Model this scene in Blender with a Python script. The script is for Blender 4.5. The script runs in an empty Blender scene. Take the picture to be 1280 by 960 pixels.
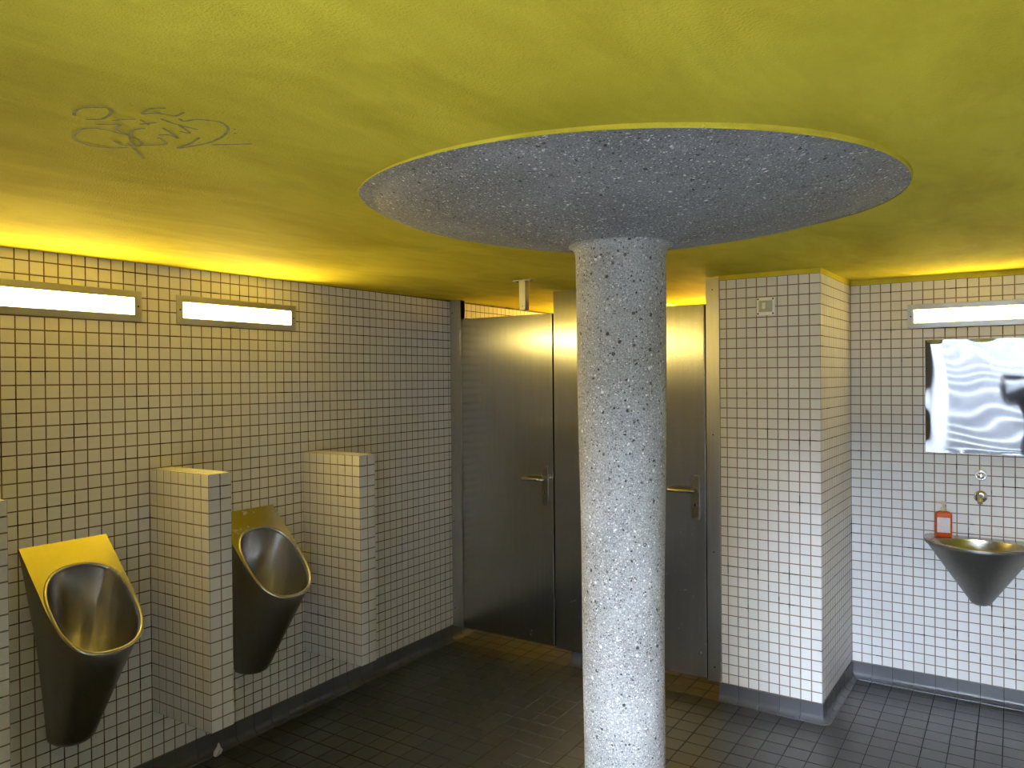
import bpy, bmesh, math, random
from mathutils import Vector, Matrix
import numpy as np

random.seed(7)
scene = bpy.context.scene
col = scene.collection

# ------------------------------------------------------------------ camera
F_PX, YAW, PITCH, ROLL = 958.28, -0.5795, -0.0081, 0.0086
CAM = Vector((0.0, 0.0, 1.65))
_f = Vector((math.sin(YAW) * math.cos(PITCH), math.cos(YAW) * math.cos(PITCH), math.sin(PITCH)))
_r = Vector((math.cos(YAW), -math.sin(YAW), 0.0))
_d = _f.cross(_r)
RIGHT = _r * math.cos(ROLL) + _d * math.sin(ROLL)
DOWN = -_r * math.sin(ROLL) + _d * math.cos(ROLL)
cam_data = bpy.data.cameras.new('camera')
cam_data.sensor_width = 36.0
cam_data.lens = F_PX / 1280.0 * 36.0
cam_data.clip_start = 0.01
cam = bpy.data.objects.new('camera', cam_data)
col.objects.link(cam)
m3 = Matrix((RIGHT, -DOWN, -_f)).transposed()
cam.matrix_world = Matrix.Translation(CAM) @ m3.to_4x4()
scene.camera = cam

# ------------------------------------------------------------------ world, exposure
world = bpy.data.worlds.new('sky')
scene.world = world
world.use_nodes = True
bg = world.node_tree.nodes['Background']
bg.inputs['Color'].default_value = (0.78, 0.90, 1.10, 1)      # even overcast sky
bg.inputs['Strength'].default_value = 44.0
LAMP_POWER = 29.0
LAMP_COLOUR = (1.0, 0.76, 0.22, 1)
scene.view_settings.view_transform = 'Standard'
scene.view_settings.look = 'None'
scene.view_settings.exposure = 1.4
scene.view_settings.gamma = 1.0
scene.view_settings.use_curve_mapping = False

# ------------------------------------------------------------------ measures
LW = -2.976          # tiled face of the left wall
PB = 3.836           # face of the cubicle front and of the pier
SB = 4.512           # face of the sink wall
SK = 0.088           # top of the skirting
TILE = 0.05
TOP = 2.135          # top of the tiles
TH = 0.0012          # tiles stand this far in front of the grout


def ceil_z(x, y):
    return 2.1365 + 0.0165 * min(1.0, max(0.0, (x + 2.976) / 1.4)) + 0.006 * (min(4.5, max(0.0, y)) - 3.0)


# ------------------------------------------------------------------ helpers
def link(o, parent=None):
    col.objects.link(o)
    if parent is not None:
        o.parent = parent
    return o


def raw_mesh(name, verts, faces, m=None, smooth=False):
    me = bpy.data.meshes.new(name)
    me.from_pydata([tuple(v) for v in verts], [], faces)
    if m is not None:
        me.materials.append(m)
    if smooth:
        me.polygons.foreach_set('use_smooth', [True] * len(me.polygons))
    me.update()
    return me


def obj(name, verts, faces, m, parent=None, smooth=False, fix=True):
    me = raw_mesh(name, verts, faces, m, smooth)
    if fix:
        bm = bmesh.new(); bm.from_mesh(me)
        bmesh.ops.recalc_face_normals(bm, faces=bm.faces)
        bm.to_mesh(me); bm.free()
    return link(bpy.data.objects.new(name, me), parent)


def sharp(o, angle=35):
    try:
        o.data.set_sharp_from_angle(angle=math.radians(angle))
    except Exception:
        pass
    return o


def tag(o, label=None, cat=None, group=None, kind=None):
    if label: o['label'] = label
    if cat: o['category'] = cat
    if group: o['group'] = group
    if kind: o['kind'] = kind
    return o


def empty(name, loc, rz=0.0):
    o = bpy.data.objects.new(name, None)
    o.empty_display_size = 0.05
    o.location = loc
    o.rotation_euler = (0, 0, rz)
    return link(o)


def box_vf(lo, hi, c=0.0):
    """chamfered box as verts, faces"""
    x0, y0, z0 = lo; x1, y1, z1 = hi
    bm = bmesh.new()
    vs = [bm.verts.new(p) for p in ((x0, y0, z0), (x1, y0, z0), (x1, y1, z0), (x0, y1, z0),
                                    (x0, y0, z1), (x1, y0, z1), (x1, y1, z1), (x0, y1, z1))]
    for f in ((0, 3, 2, 1), (4, 5, 6, 7), (0, 1, 5, 4), (1, 2, 6, 5), (2, 3, 7, 6), (3, 0, 4, 7)):
        bm.faces.new([vs[i] for i in f])
    if c > 0:
        bmesh.ops.bevel(bm, geom=list(bm.edges), offset=c, segments=2, affect='EDGES', profile=0.5)
    bm.verts.index_update()
    v = [tuple(q.co) for q in bm.verts]
    f = [[q.index for q in fc.verts] for fc in bm.faces]
    bm.free()
    return v, f


def box(name, lo, hi, m, parent=None, c=0.0):
    v, f = box_vf(lo, hi, c)
    return obj(name, v, f, m, parent)


def prism(name, pts, z0, z1, m, parent=None):
    n = len(pts)
    v = [(x, y, z0) for x, y in pts] + [(x, y, z1) for x, y in pts]
    f = [list(range(n))[::-1], list(range(n, 2 * n))] + [[i, (i + 1) % n, n + (i + 1) % n, n + i] for i in range(n)]
    return obj(name, v, f, m, parent)


def loft(rings, cap0=False, cap1=False, closed=True):
    n = len(rings[0]); v = []; f = []
    for r in rings: v += [tuple(p) for p in r]
    for k in range(len(rings) - 1):
        for i in range(n if closed else n - 1):
            j = (i + 1) % n
            f.append([k * n + i, k * n + j, (k + 1) * n + j, (k + 1) * n + i])
    if cap0: f.append(list(range(n))[::-1])
    if cap1: f.append([(len(rings) - 1) * n + i for i in range(n)])
    return v, f


def lathe(profile, seg=64, cx=0.0, cy=0.0, a0=0.0, a1=2 * math.pi):
    full = abs(a1 - a0 - 2 * math.pi) < 1e-6
    n = seg if full else seg + 1
    rings = [[(cx + r * math.cos(a0 + (a1 - a0) * i / seg), cy + r * math.sin(a0 + (a1 - a0) * i / seg), z)
              for i in range(n)] for r, z in profile]
    return loft(rings, closed=full)


def tube(pts, r, seg=12, caps=True):
    pts = [Vector(p) for p in pts]
    rr = r if isinstance(r, (list, tuple)) else [r] * len(pts)
    rings = []
    up = None
    for i, p in enumerate(pts):
        t = (pts[min(i + 1, len(pts) - 1)] - pts[max(i - 1, 0)]).normalized()
        if up is None:
            up = Vector((0, 0, 1)) if abs(t.z) < 0.9 else Vector((1, 0, 0))
        a = t.cross(up).normalized(); b = a.cross(t).normalized(); up = b
        rings.append([p + (a * math.cos(2 * math.pi * k / seg) + b * math.sin(2 * math.pi * k / seg)) * rr[i] for k in range(seg)])
    return loft(rings, caps, caps)


def arc_pts(p0, p1, p2, n=6):
    """rounded corner p0->p1->p2 as a quadratic curve"""
    p0, p1, p2 = Vector(p0), Vector(p1), Vector(p2)
    return [p0 * (1 - t) ** 2 + p1 * 2 * t * (1 - t) + p2 * t * t for t in [i / n for i in range(n + 1)]]


def disc(c, n, r, h, seg=24, dome=0.0):
    """round button: axis along n"""
    n = Vector(n).normalized(); a = n.orthogonal().normalized(); b = n.cross(a)
    c = Vector(c)
    prof = [(r, 0), (r, h * 0.7), (r * 0.93, h)]
    if dome: prof += [(r * 0.7, h + dome * 0.6), (r * 0.35, h + dome)]
    rings = [[c + n * z + (a * math.cos(2 * math.pi * k / seg) + b * math.sin(2 * math.pi * k / seg)) * q for k in range(seg)] for q, z in prof]
    return loft(rings, True, True)


def project(p):
    q = Vector(p) - CAM
    z = q.dot(_f)
    if z < 0.05: return None
    return 640 + F_PX * q.dot(RIGHT) / z, 480 + F_PX * q.dot(DOWN) / z, z


# ------------------------------------------------------------------ materials
def nt(m):
    m.use_nodes = True
    return m.node_tree.nodes, m.node_tree.links, m.node_tree.nodes['Principled BSDF']


def plain(name, colour, rough=0.5, metal=0.0, **kw):
    m = bpy.data.materials.new(name)
    N, L, P = nt(m)
    P.inputs['Base Color'].default_value = (*colour, 1)
    P.inputs['Roughness'].default_value = rough
    P.inputs['Metallic'].default_value = metal
    for k, v in kw.items():
        P.inputs[k].default_value = v
    return m


def ramp(N, stops, interp='LINEAR'):
    r = N.new('ShaderNodeValToRGB')
    r.color_ramp.interpolation = interp
    e = r.color_ramp.elements
    while len(e) < len(stops): e.new(0.5)
    for el, (p, c) in zip(e, stops):
        el.position = p
        el.color = (*c, 1) if len(c) == 3 else c
    return r


def noise(N, L, vec, scale, detail=3, rough=0.5, dist=0.0):
    n = N.new('ShaderNodeTexNoise')
    n.inputs['Scale'].default_value = scale
    n.inputs['Detail'].default_value = detail
    n.inputs['Roughness'].default_value = rough
    n.inputs['Distortion'].default_value = dist
    if vec is not None: L.new(vec, n.inputs['Vector'])
    return n


def bump(N, L, P, height, strength=0.3, dist=0.01):
    b = N.new('ShaderNodeBump')
    b.inputs['Strength'].default_value = strength
    b.inputs['Distance'].default_value = dist
    L.new(height, b.inputs['Height'])
    L.new(b.outputs['Normal'], P.inputs['Normal'])
    return b


def mixc(N, L, fac, a, b, blend='MIX'):
    x = N.new('ShaderNodeMix'); x.data_type = 'RGBA'; x.blend_type = blend
    for s, v in ((x.inputs[0], fac), (x.inputs[6], a), (x.inputs[7], b)):
        if isinstance(v, (int, float)): s.default_value = v
        elif isinstance(v, tuple): s.default_value = (*v, 1) if len(v) == 3 else v
        else: L.new(v, s)
    return x.outputs[2]


def math_node(N, L, op, a, b=None):
    x = N.new('ShaderNodeMath'); x.operation = op
    for s, v in ((x.inputs[0], a), (x.inputs[1], b)):
        if v is None: continue
        if isinstance(v, (int, float)): s.default_value = v
        else: L.new(v, s)
    return x.outputs[0]


def piece_material(name, colour, var, rough, rough_var=0.08, spec=0.5, grime=0.0):
    """glazed piece: every piece a touch lighter or darker"""
    m = bpy.data.materials.new(name)
    N, L, P = nt(m)
    oi = N.new('ShaderNodeObjectInfo'); ge = N.new('ShaderNodeNewGeometry')
    s = math_node(N, L, 'ADD', oi.outputs['Random'], ge.outputs['Random Per Island'])
    s = math_node(N, L, 'FRACT', s)
    lo = tuple(c * (1 - var) for c in colour); hi = tuple(min(1, c * (1 + var)) for c in colour)
    r = ramp(N, [(0, lo), (1, hi)]); L.new(s, r.inputs[0])
    c = r.outputs[0]
    nz = noise(N, L, ge.outputs['Position'], 4.0, 5, 0.6)
    if grime:
        gr = ramp(N, [(0.45, (0, 0, 0)), (0.75, (grime, grime, grime))]); L.new(nz.outputs[0], gr.inputs[0])
        c = mixc(N, L, gr.outputs[0], c, tuple(q * 0.55 for q in colour))
    L.new(c, P.inputs['Base Color'])
    rr = math_node(N, L, 'MULTIPLY_ADD', nz.outputs[0], rough_var * 2)
    rr.node.inputs[2].default_value = rough - rough_var
    L.new(rr, P.inputs['Roughness'])
    P.inputs['Specular IOR Level'].default_value = spec
    fine = noise(N, L, ge.outputs['Position'], 90.0, 2)
    bump(N, L, P, fine.outputs[0], 0.06, 0.002)
    return m


def grout_material(name, light, dark, amount):
    m = bpy.data.materials.new(name)
    N, L, P = nt(m)
    ge = N.new('ShaderNodeNewGeometry')
    a = noise(N, L, ge.outputs['Position'], 7.0, 4, 0.65)
    r = ramp(N, [(0.62 - amount, light), (0.66 - amount * 0.6, dark)]); L.new(a.outputs[0], r.inputs[0])
    L.new(r.outputs[0], P.inputs['Base Color'])
    P.inputs['Roughness'].default_value = 0.9
    return m


def steel(name, colour=(0.56, 0.545, 0.52), rough=0.32, aniso=0.0, tangent=None, scratch=(1, 1, 1), scuff=0.0):
    m = bpy.data.materials.new(name)
    N, L, P = nt(m)
    P.inputs['Metallic'].default_value = 1.0
    tc = N.new('ShaderNodeNewGeometry')
    mp = N.new('ShaderNodeMapping'); L.new(tc.outputs['Position'], mp.inputs['Vector'])
    mp.inputs['Scale'].default_value = scratch
    a = noise(N, L, mp.outputs[0], 60.0, 4, 0.7)
    r = ramp(N, [(0.3, tuple(c * 0.92 for c in colour)), (0.7, tuple(min(1, c * 1.06) for c in colour))])
    L.new(a.outputs[0], r.inputs[0])
    c = r.outputs[0]
    big = noise(N, L, tc.outputs['Position'], 5.0, 4, 0.6)
    rr = math_node(N, L, 'MULTIPLY_ADD', big.outputs[0], 0.10)
    rr.node.inputs[2].default_value = rough - 0.05
    if scuff:
        sc = noise(N, L, tc.outputs['Position'], 11.0, 6, 0.75, 1.5)
        sr = ramp(N, [(0.66, (0, 0, 0)), (0.74, (scuff, scuff, scuff))]); L.new(sc.outputs[0], sr.inputs[0])
        rr = math_node(N, L, 'ADD', rr, sr.outputs[0])
    L.new(c, P.inputs['Base Color'])
    L.new(rr, P.inputs['Roughness'])
    if aniso:
        P.inputs['Anisotropic'].default_value = aniso
        cv = N.new('ShaderNodeCombineXYZ')
        for i in range(3): cv.inputs[i].default_value = tangent[i]
        L.new(cv.outputs[0], P.inputs['Tangent'])
    return m


M = {}
M['tile'] = piece_material('white_glazed_tile', (0.745, 0.735, 0.725), 0.03, 0.24)
M['grout'] = grout_material('brown_grout', (0.150, 0.100, 0.060), (0.03, 0.022, 0.014), 0.08)
M['grout_clean'] = grout_material('light_brown_grout', (0.22, 0.172, 0.135), (0.05, 0.04, 0.03), 0.02)
M['floor_tile'] = piece_material('dark_grey_floor_tile', (0.046, 0.0455, 0.045), 0.10, 0.32, 0.06, 0.55, 0.15)
M['floor_grout'] = grout_material('black_floor_grout', (0.018, 0.016, 0.015), (0.010, 0.009, 0.009), 0.05)
M['skirting'] = piece_material('grey_skirting_tile', (0.080, 0.083, 0.093), 0.05, 0.30, 0.02)
M['steel_door'] = steel('vertically_brushed_steel', (0.50, 0.485, 0.455), 0.25, 0.85, (1, 0, 0), (1.0, 1.0, 0.03), 0.12)
M['steel'] = steel('satin_steel', (0.58, 0.565, 0.54), 0.26, 0, None, (0.05, 1, 1))
M['steel_frame'] = steel('lamp_frame_steel', (0.60, 0.585, 0.56), 0.30, 0, None, (0.05, 0.05, 1))
M['steel_basin'] = steel('polished_basin_steel', (0.60, 0.58, 0.54), 0.22, 0.5, (0, 0, 1), (1, 1, 0.05))
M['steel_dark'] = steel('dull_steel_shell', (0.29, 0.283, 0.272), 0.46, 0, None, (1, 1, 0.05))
M['steel_post'] = steel('satin_post_steel', (0.52, 0.505, 0.475), 0.36, 0.6, (1, 0, 0), (1, 1, 0.05))
M['steel_plate'] = steel('dark_reflection_plate_steel', (0.26, 0.25, 0.235), 0.34)  # base colour darkened to stand in for the plate's darker reflection
M['steel_lever'] = steel('polished_lever_steel', (0.62, 0.60, 0.56), 0.16)
M['chrome'] = plain('chrome', (0.75, 0.75, 0.76), 0.08, 1.0)
M['gap_case_black'] = plain('gap_shade_and_case_black', (0.012, 0.012, 0.012), 0.7)
M['white_plastic'] = plain('white_plastic', (0.92, 0.91, 0.88), 0.35)
M['shade_plastic'] = plain('shade_toned_plastic', (0.56, 0.54, 0.47), 0.35)
M['dark_hole'] = plain('dark_recess', (0.01, 0.01, 0.01), 0.8)
M['screw'] = plain('dark_screw', (0.10, 0.085, 0.06), 0.5, 0.8)


def mk_diffuser(name, power, colour=LAMP_COLOUR):
    m = bpy.data.materials.new(name)
    N, L, P = nt(m)
    P.inputs['Base Color'].default_value = (0.9, 0.88, 0.82, 1)
    P.inputs['Emission Color'].default_value = colour
    P.inputs['Emission Strength'].default_value = power
    return m


M['diffuser'] = mk_diffuser('lit_lamp_diffuser', LAMP_POWER)
M['basin_diffuser'] = mk_diffuser('lit_basin_lamp_diffuser', LAMP_POWER * 0.65)
M['cubicle_diffuser'] = mk_diffuser('lit_cubicle_diffuser', LAMP_POWER * 1.8, (1.0, 0.64, 0.12, 1))


def mk_ceiling():
    m = bpy.data.materials.new('yellow_ceiling_paint')
    N, L, P = nt(m)
    ge = N.new('ShaderNodeNewGeometry')
    mp = N.new('ShaderNodeMapping'); L.new(ge.outputs['Position'], mp.inputs['Vector'])
    mp.inputs['Scale'].default_value = (1.0, 0.35, 1.0)
    st = noise(N, L, mp.outputs[0], 5.0, 5, 0.62, 0.4)
    r = ramp(N, [(0.30, (0.49, 0.395, 0.030)), (0.62, (0.66, 0.55, 0.052))]); L.new(st.outputs[0], r.inputs[0])
    sm = noise(N, L, ge.outputs['Position'], 2.3, 6, 0.7, 0.8)
    sr = ramp(N, [(0.58, (0, 0, 0)), (0.80, (0.45, 0.45, 0.45))]); L.new(sm.outputs[0], sr.inputs[0])
    c = mixc(N, L, sr.outputs[0], r.outputs[0], (0.40, 0.305, 0.028))
    L.new(c, P.inputs['Base Color'])
    P.inputs['Roughness'].default_value = 0.75
    P.inputs['Specular IOR Level'].default_value = 0.04
    a = noise(N, L, ge.outputs['Position'], 210.0, 3, 0.6)
    b = noise(N, L, mp.outputs[0], 16.0, 4, 0.6)
    h = math_node(N, L, 'ADD', math_node(N, L, 'MULTIPLY', a.outputs[0], 0.45), math_node(N, L, 'MULTIPLY', b.outputs[0], 0.6))
    bump(N, L, P, h, 0.75, 0.007)
    return m


M['ceiling'] = mk_ceiling()


def mk_concrete(name, stones=1.0, tone=1.0):
    m = bpy.data.materials.new(name)
    N, L, P = nt(m)
    ge = N.new('ShaderNodeNewGeometry')
    warp = noise(N, L, ge.outputs['Position'], 60.0, 2)
    vm = N.new('ShaderNodeVectorMath'); vm.operation = 'MULTIPLY_ADD'
    L.new(warp.outputs['Color'], vm.inputs[0]); vm.inputs[1].default_value = (0.006,) * 3
    L.new(ge.outputs['Position'], vm.inputs[2])
    base = noise(N, L, ge.outputs['Position'], 5.0, 5, 0.65)
    grain = noise(N, L, ge.outputs['Position'], 210.0, 5, 0.85)
    mixv = math_node(N, L, 'ADD', math_node(N, L, 'MULTIPLY', base.outputs[0], 0.18), math_node(N, L, 'MULTIPLY', grain.outputs[0], 0.82))
    t = tone
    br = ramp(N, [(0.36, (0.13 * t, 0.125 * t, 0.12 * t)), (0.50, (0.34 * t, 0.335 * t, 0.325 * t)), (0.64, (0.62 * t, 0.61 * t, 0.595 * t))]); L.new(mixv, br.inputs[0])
    c = br.outputs[0]
    hgt = None
    for sc, light, dark, rad in ((62.0, 0.055, 0.036, 0.38), (110.0, 0.13, 0.040, 0.42), (210.0, 0.20, 0.05, 0.46)):
        v = N.new('ShaderNodeTexVoronoi'); v.inputs['Scale'].default_value = sc
        L.new(vm.outputs[0], v.inputs['Vector'])
        sp = N.new('ShaderNodeSeparateColor'); L.new(v.outputs['Color'], sp.inputs[0])
        shape = ramp(N, [(rad - 0.14, (1, 1, 1)), (rad, (0, 0, 0))]); L.new(v.outputs['Distance'], shape.inputs[0])
        kind = ramp(N, [(0.0, (0.045, 0.042, 0.04)), (dark, (0.13, 0.10, 0.08)), (dark * 1.6, (0.0, 0.0, 0.0)),
                        (1 - light * stones, (0.55, 0.53, 0.49)), (1 - light * 0.4 * stones, (0.80, 0.79, 0.76))], 'CONSTANT')
        L.new(sp.outputs[0], kind.inputs[0])
        on = ramp(N, [(0.0, (1, 1, 1)), (dark * 1.6, (0, 0, 0)), (1 - light * stones, (1, 1, 1))], 'CONSTANT')
        L.new(sp.outputs[0], on.inputs[0])
        fac = math_node(N, L, 'MULTIPLY', shape.outputs[0], on.outputs[0])
        c = mixc(N, L, fac, c, kind.outputs[0])
        hgt = fac if hgt is None else math_node(N, L, 'ADD', hgt, fac)
    L.new(c, P.inputs['Base Color'])
    P.inputs['Roughness'].default_value = 0.75
    rough = noise(N, L, ge.outputs['Position'], 180.0, 4, 0.7)
    h = math_node(N, L, 'ADD', math_node(N, L, 'MULTIPLY', hgt, 0.35), rough.outputs[0])
    bump(N, L, P, h, 0.7, 0.005)
    return m


M['concrete'] = mk_concrete('exposed_aggregate_concrete', 1.0, 1.02)
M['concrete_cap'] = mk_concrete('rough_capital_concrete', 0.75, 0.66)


def mk_noisy(name, a, b, scale, rough, bumpy=0.3):
    m = bpy.data.materials.new(name)
    N, L, P = nt(m)
    ge = N.new('ShaderNodeNewGeometry')
    n = noise(N, L, ge.outputs['Position'], scale, 6, 0.65)
    r = ramp(N, [(0.3, a), (0.7, b)]); L.new(n.outputs[0], r.inputs[0])
    L.new(r.outputs[0], P.inputs['Base Color'])
    P.inputs['Roughness'].default_value = rough
    bump(N, L, P, n.outputs[0], bumpy, 0.01)
    return m


M['outdoor_concrete'] = mk_noisy('weathered_outdoor_concrete', (0.030, 0.030, 0.031), (0.065, 0.065, 0.065), 6.0, 0.85)
M['outdoor_wall'] = mk_noisy('pale_outdoor_wall', (0.12, 0.118, 0.113), (0.17, 0.167, 0.16), 3.0, 0.85)
M['landing'] = mk_noisy('pale_landing_concrete', (0.60, 0.60, 0.59), (0.74, 0.735, 0.72), 6.0, 0.85)
M['plaster'] = mk_noisy('white_plaster', (0.66, 0.65, 0.60), (0.72, 0.71, 0.67), 5.0, 0.7, 0.1)

# ------------------------------------------------------------------ tiled surfaces
_tile_cache = {}


def tile_vf(w, h, d, c):
    """front-chamfered tile, x = width, y = outwards, z = height, centred"""
    a, b = w / 2, h / 2
    v = [(-a, 0, -b), (a, 0, -b), (a, 0, b), (-a, 0, b), (-a, d - c, -b), (a, d - c, -b), (a, d - c, b), (-a, d - c, b),
         (-a + c, d, -b + c), (a - c, d, -b + c), (a - c, d, b - c), (-a + c, d, b - c)]
    f = []
    for k in (0, 4):
        for i in range(4):
            j = (i + 1) % 4
            f.append((k + j, k + i, k + 4 + i, k + 4 + j))
    f.append((11, 10, 9, 8))
    return v, f


def tile_mesh(name, w, h, d, c, m):
    key = (name, round(w, 3), round(h, 3), d, m.name)
    if key not in _tile_cache:
        _tile_cache[key] = raw_mesh(name, *tile_vf(round(w, 3), round(h, 3), d, c), m)
    return _tile_cache[key]


def tiled(parent, origin, tang, normal, us, vs, m, up=(0, 0, 1), limit=300, joint=0.0048, d=TH, c=0.0005,
          name='tile', hidden=(), skip=None, jitter=0.005, min_px=5.0, pick=True):
    """tiles between the edges us (along tang) and vs (along up); the largest in view one by one, the rest joined"""
    origin = Vector(origin); tang = Vector(tang).normalized(); normal = Vector(normal).normalized(); up = Vector(up).normalized()
    X = normal.cross(up).normalized()
    rot = Matrix((X, normal, up)).transposed()
    items = []
    for i in range(len(us) - 1):
        for j in range(len(vs) - 1):
            w, h = us[i + 1] - us[i] - joint, vs[j + 1] - vs[j] - joint
            if w < 0.004 or h < 0.004: continue
            uc, vc = (us[i] + us[i + 1]) / 2, (vs[j] + vs[j + 1]) / 2
            if skip and skip(uc, vc): continue
            p = origin + tang * uc + up * vc
            q = project(p); score = -1.0
            if pick and q and -6 < q[0] < 1286 and -6 < q[1] < 966 and not any(a <= q[0] <= b and e <= q[1] <= g for a, e, b, g in hidden):
                face = abs((CAM - p).normalized().dot(normal))
                score = w * h * face * (F_PX / q[2]) ** 2
                if math.sqrt(score) < min_px: score = -1.0
            items.append((score, p, w, h))
    items.sort(key=lambda t: -t[0])
    V, Fc = [], []
    for k, (score, p, w, h) in enumerate(items):
        jm = rot @ Matrix.Rotation(random.uniform(-jitter, jitter), 3, 'X') @ Matrix.Rotation(random.uniform(-jitter, jitter), 3, 'Z')
        if score > 0 and k < limit:
            o = bpy.data.objects.new(name, tile_mesh(name, w, h, d, c, m))
            o.matrix_local = Matrix.Translation(p) @ jm.to_4x4()
            link(o, parent)
            o.matrix_local = Matrix.Translation(p) @ jm.to_4x4()
        else:
            tv, tf = tile_vf(w, h, d, c)
            b0 = len(V)
            V += [tuple(p + jm @ Vector(q)) for q in tv]
            Fc += [tuple(b0 + i for i in f) for f in tf]
    if V:
        o = obj(name + 's', V, Fc, m, parent, fix=False)
        o['kind'] = 'stuff'


def edges(a, b, start, step):
    """cut positions from a to b on the grid start + k*step"""
    k = math.ceil((a - start) / step - 1e-6)
    out = [a]
    x = start + k * step
    while x < b - 1e-6:
        if x > a + 1e-6: out.append(x)
        x = start + (k := k + 1) * step
    out.append(b)
    return out


def struct(o):
    o['kind'] = 'structure'
    return o


# ------------------------------------------------------------------ the room
floor = struct(box('floor', (-3.2, -0.8, -0.12), (2.4, 5.45, -0.003), M['floor_grout']))
tiled(floor, (0, 0, -0.003), (1, 0, 0), (0, 0, 1), edges(LW, 2.2, -0.645, 0.1), edges(-0.8, 5.3, 3.51, 0.1), M['floor_tile'],
      up=(0, 1, 0), joint=0.005, d=0.003, c=0.001, jitter=0.004, min_px=8,
      hidden=((0, 0, 1280, 790), (728, 0, 830, 960), (0, 0, 270, 960), (1, 1, 565, 812), (570, 780, 712, 800), (900, 800, 1030, 880), (1068, 800, 1280, 850)))

ROWS = [SK + TILE * n for n in range(41)] + [TOP]

wl = struct(box('wall_left', (-3.18, -0.8, -0.003), (LW - TH, 5.45, 2.2), M['grout']))
u1_hide = ((24, 680, 175, 925), (294, 635, 385, 838), (0, 362, 175, 400), (221, 371, 368, 412), (0, 622, 20, 960), (190, 592, 292, 900), (380, 568, 470, 815))
tiled(wl, (LW - TH, 0, 0), (0, 1, 0), (1, 0, 0), edges(-0.6, 5.3, 1.318, TILE), ROWS, M['tile'], hidden=u1_hide)

pier_pts = [(-1.249, PB + TH), (-0.7635 - TH, PB + TH), (-0.7445 - TH, SB + TH), (-0.7445 - TH, 4.7), (-0.9, 4.7), (-0.9, 5.45), (-1.249, 5.45)]
wp = struct(prism('wall_pier', pier_pts, -0.003, 2.2, M['grout_clean']))
tiled(wp, (0, PB + TH, 0), (1, 0, 0), (0, -1, 0), edges(-1.249, -0.7635, -1.213, TILE), ROWS, M['tile'],
      hidden=((946, 370, 969, 395),), limit=240)
side_t = Vector((0.019, SB - PB, 0)).normalized()
side_n = Vector((side_t.y, -side_t.x, 0))
tiled(wp, (-0.7635 - TH * 1.0, PB + TH, 0), side_t, side_n, edges(0.0, 0.6735, 0.048, TILE), ROWS, M['tile'], min_px=3.0, limit=60)

wb = struct(box('wall_back', (-0.7445, SB + TH, -0.003), (2.2, 4.7, 2.2), M['grout_clean']))
tiled(wb, (0, SB + TH, 0), (1, 0, 0), (0, -1, 0), edges(-0.7445, 2.2, -0.6946, TILE), ROWS, M['tile'],
      hidden=((1157, 426, 1285, 570), (1137, 380, 1285, 408), (1165, 665, 1280, 745)))

struct(box('wall_right', (2.2, -0.8, -0.003), (2.4, 4.7, 2.2), M['plaster']))
struct(prism('wall_entrance', [(LW - TH, -0.8), (-0.8, -0.8), (-0.8, -0.1), (LW - TH, -0.1)], -0.003, 2.2, M['outdoor_wall']))  # unseen wall, extended forward to keep daylight off the urinal side
struct(box('wall_daylight_limit', (1.10, -0.8, -0.003), (2.2, -0.6, 2.2), M['plaster']))  # unseen wall added to narrow the opening and cut daylight on the left
wc = struct(box('wall_cubicle_rear', (LW - TH, 5.3, -0.003), (-1.249, 5.45, 2.2), M['grout_clean']))
tiled(wc, (0, 5.3, 0), (1, 0, 0), (0, -1, 0), edges(LW, -1.249, -2.976, TILE), ROWS, M['tile'], pick=False)
wd = struct(box('wall_cubicle_divider', (-2.125, PB + 0.05, -0.003), (-2.005, 5.3, 2.2), M['plaster']))

# ceiling: a thick slab whose underside dips a little towards the left wall
nx, ny = 28, 20
cv, cf = [], []
xs = [-3.2 + 5.6 * i / nx for i in range(nx + 1)]
ys = [-0.8 + 6.25 * j / ny for j in range(ny + 1)]
for top_ in (False, True):
    for x in xs:
        for y in ys:
            cv.append((x, y, 2.4 if top_ else ceil_z(x, y)))
nn = (nx + 1) * (ny + 1)
def ci(i, j): return i * (ny + 1) + j
for i in range(nx):
    for j in range(ny):
        q = [ci(i, j), ci(i, j + 1), ci(i + 1, j + 1), ci(i + 1, j)]
        cf += [q, [k + nn for k in q[::-1]]]
rim_ = [ci(i, 0) for i in range(nx)] + [ci(nx, j) for j in range(ny)] + [ci(i, ny) for i in range(nx, 0, -1)] + [ci(0, j) for j in range(ny, 0, -1)]
cf += [[a, b, b + nn, a + nn] for a, b in zip(rim_, rim_[1:] + rim_[:1])]
ceiling = struct(obj('ceiling', cv, cf, M['ceiling'], None, True))
sharp(ceiling)

# yellow paint line above the tiles of pier and sink wall
tr = struct(prism('trim_1', [(-1.249, PB - 0.001), (-0.7625, PB - 0.001), (-0.7435, SB + 0.001), (-0.7445, SB + 0.002), (-0.7645, PB + 0.0015), (-1.249, PB + 0.0015)], TOP, 2.2, M['ceiling']))
tr = struct(box('trim_2', (-0.7430, SB - 0.001, TOP), (2.2, SB + 0.002, 2.2), M['ceiling']))

# ------------------------------------------------------------------ coved skirting
COVE = [(0.0, 0.0), (0.0, SK - 0.001), (0.004, SK - 0.001), (0.005, SK - 0.003), (0.005, 0.036)] + \
       [(0.005 + 0.030 * (1 - math.cos(t)), 0.006 + 0.030 * (1 - math.sin(t))) for t in [math.pi / 2 * i / 6 for i in range(1, 7)]][::1]
COVE = [(0.0, 0.0), (0.0, SK - 0.001), (0.004, SK - 0.001), (0.005, SK - 0.003)] + \
       [(0.035 - 0.030 * math.cos(t), 0.034 - 0.030 * math.sin(t)) for t in [math.pi / 2 * i / 6 for i in range(7)]] + [(0.036, 0.0)]


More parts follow.
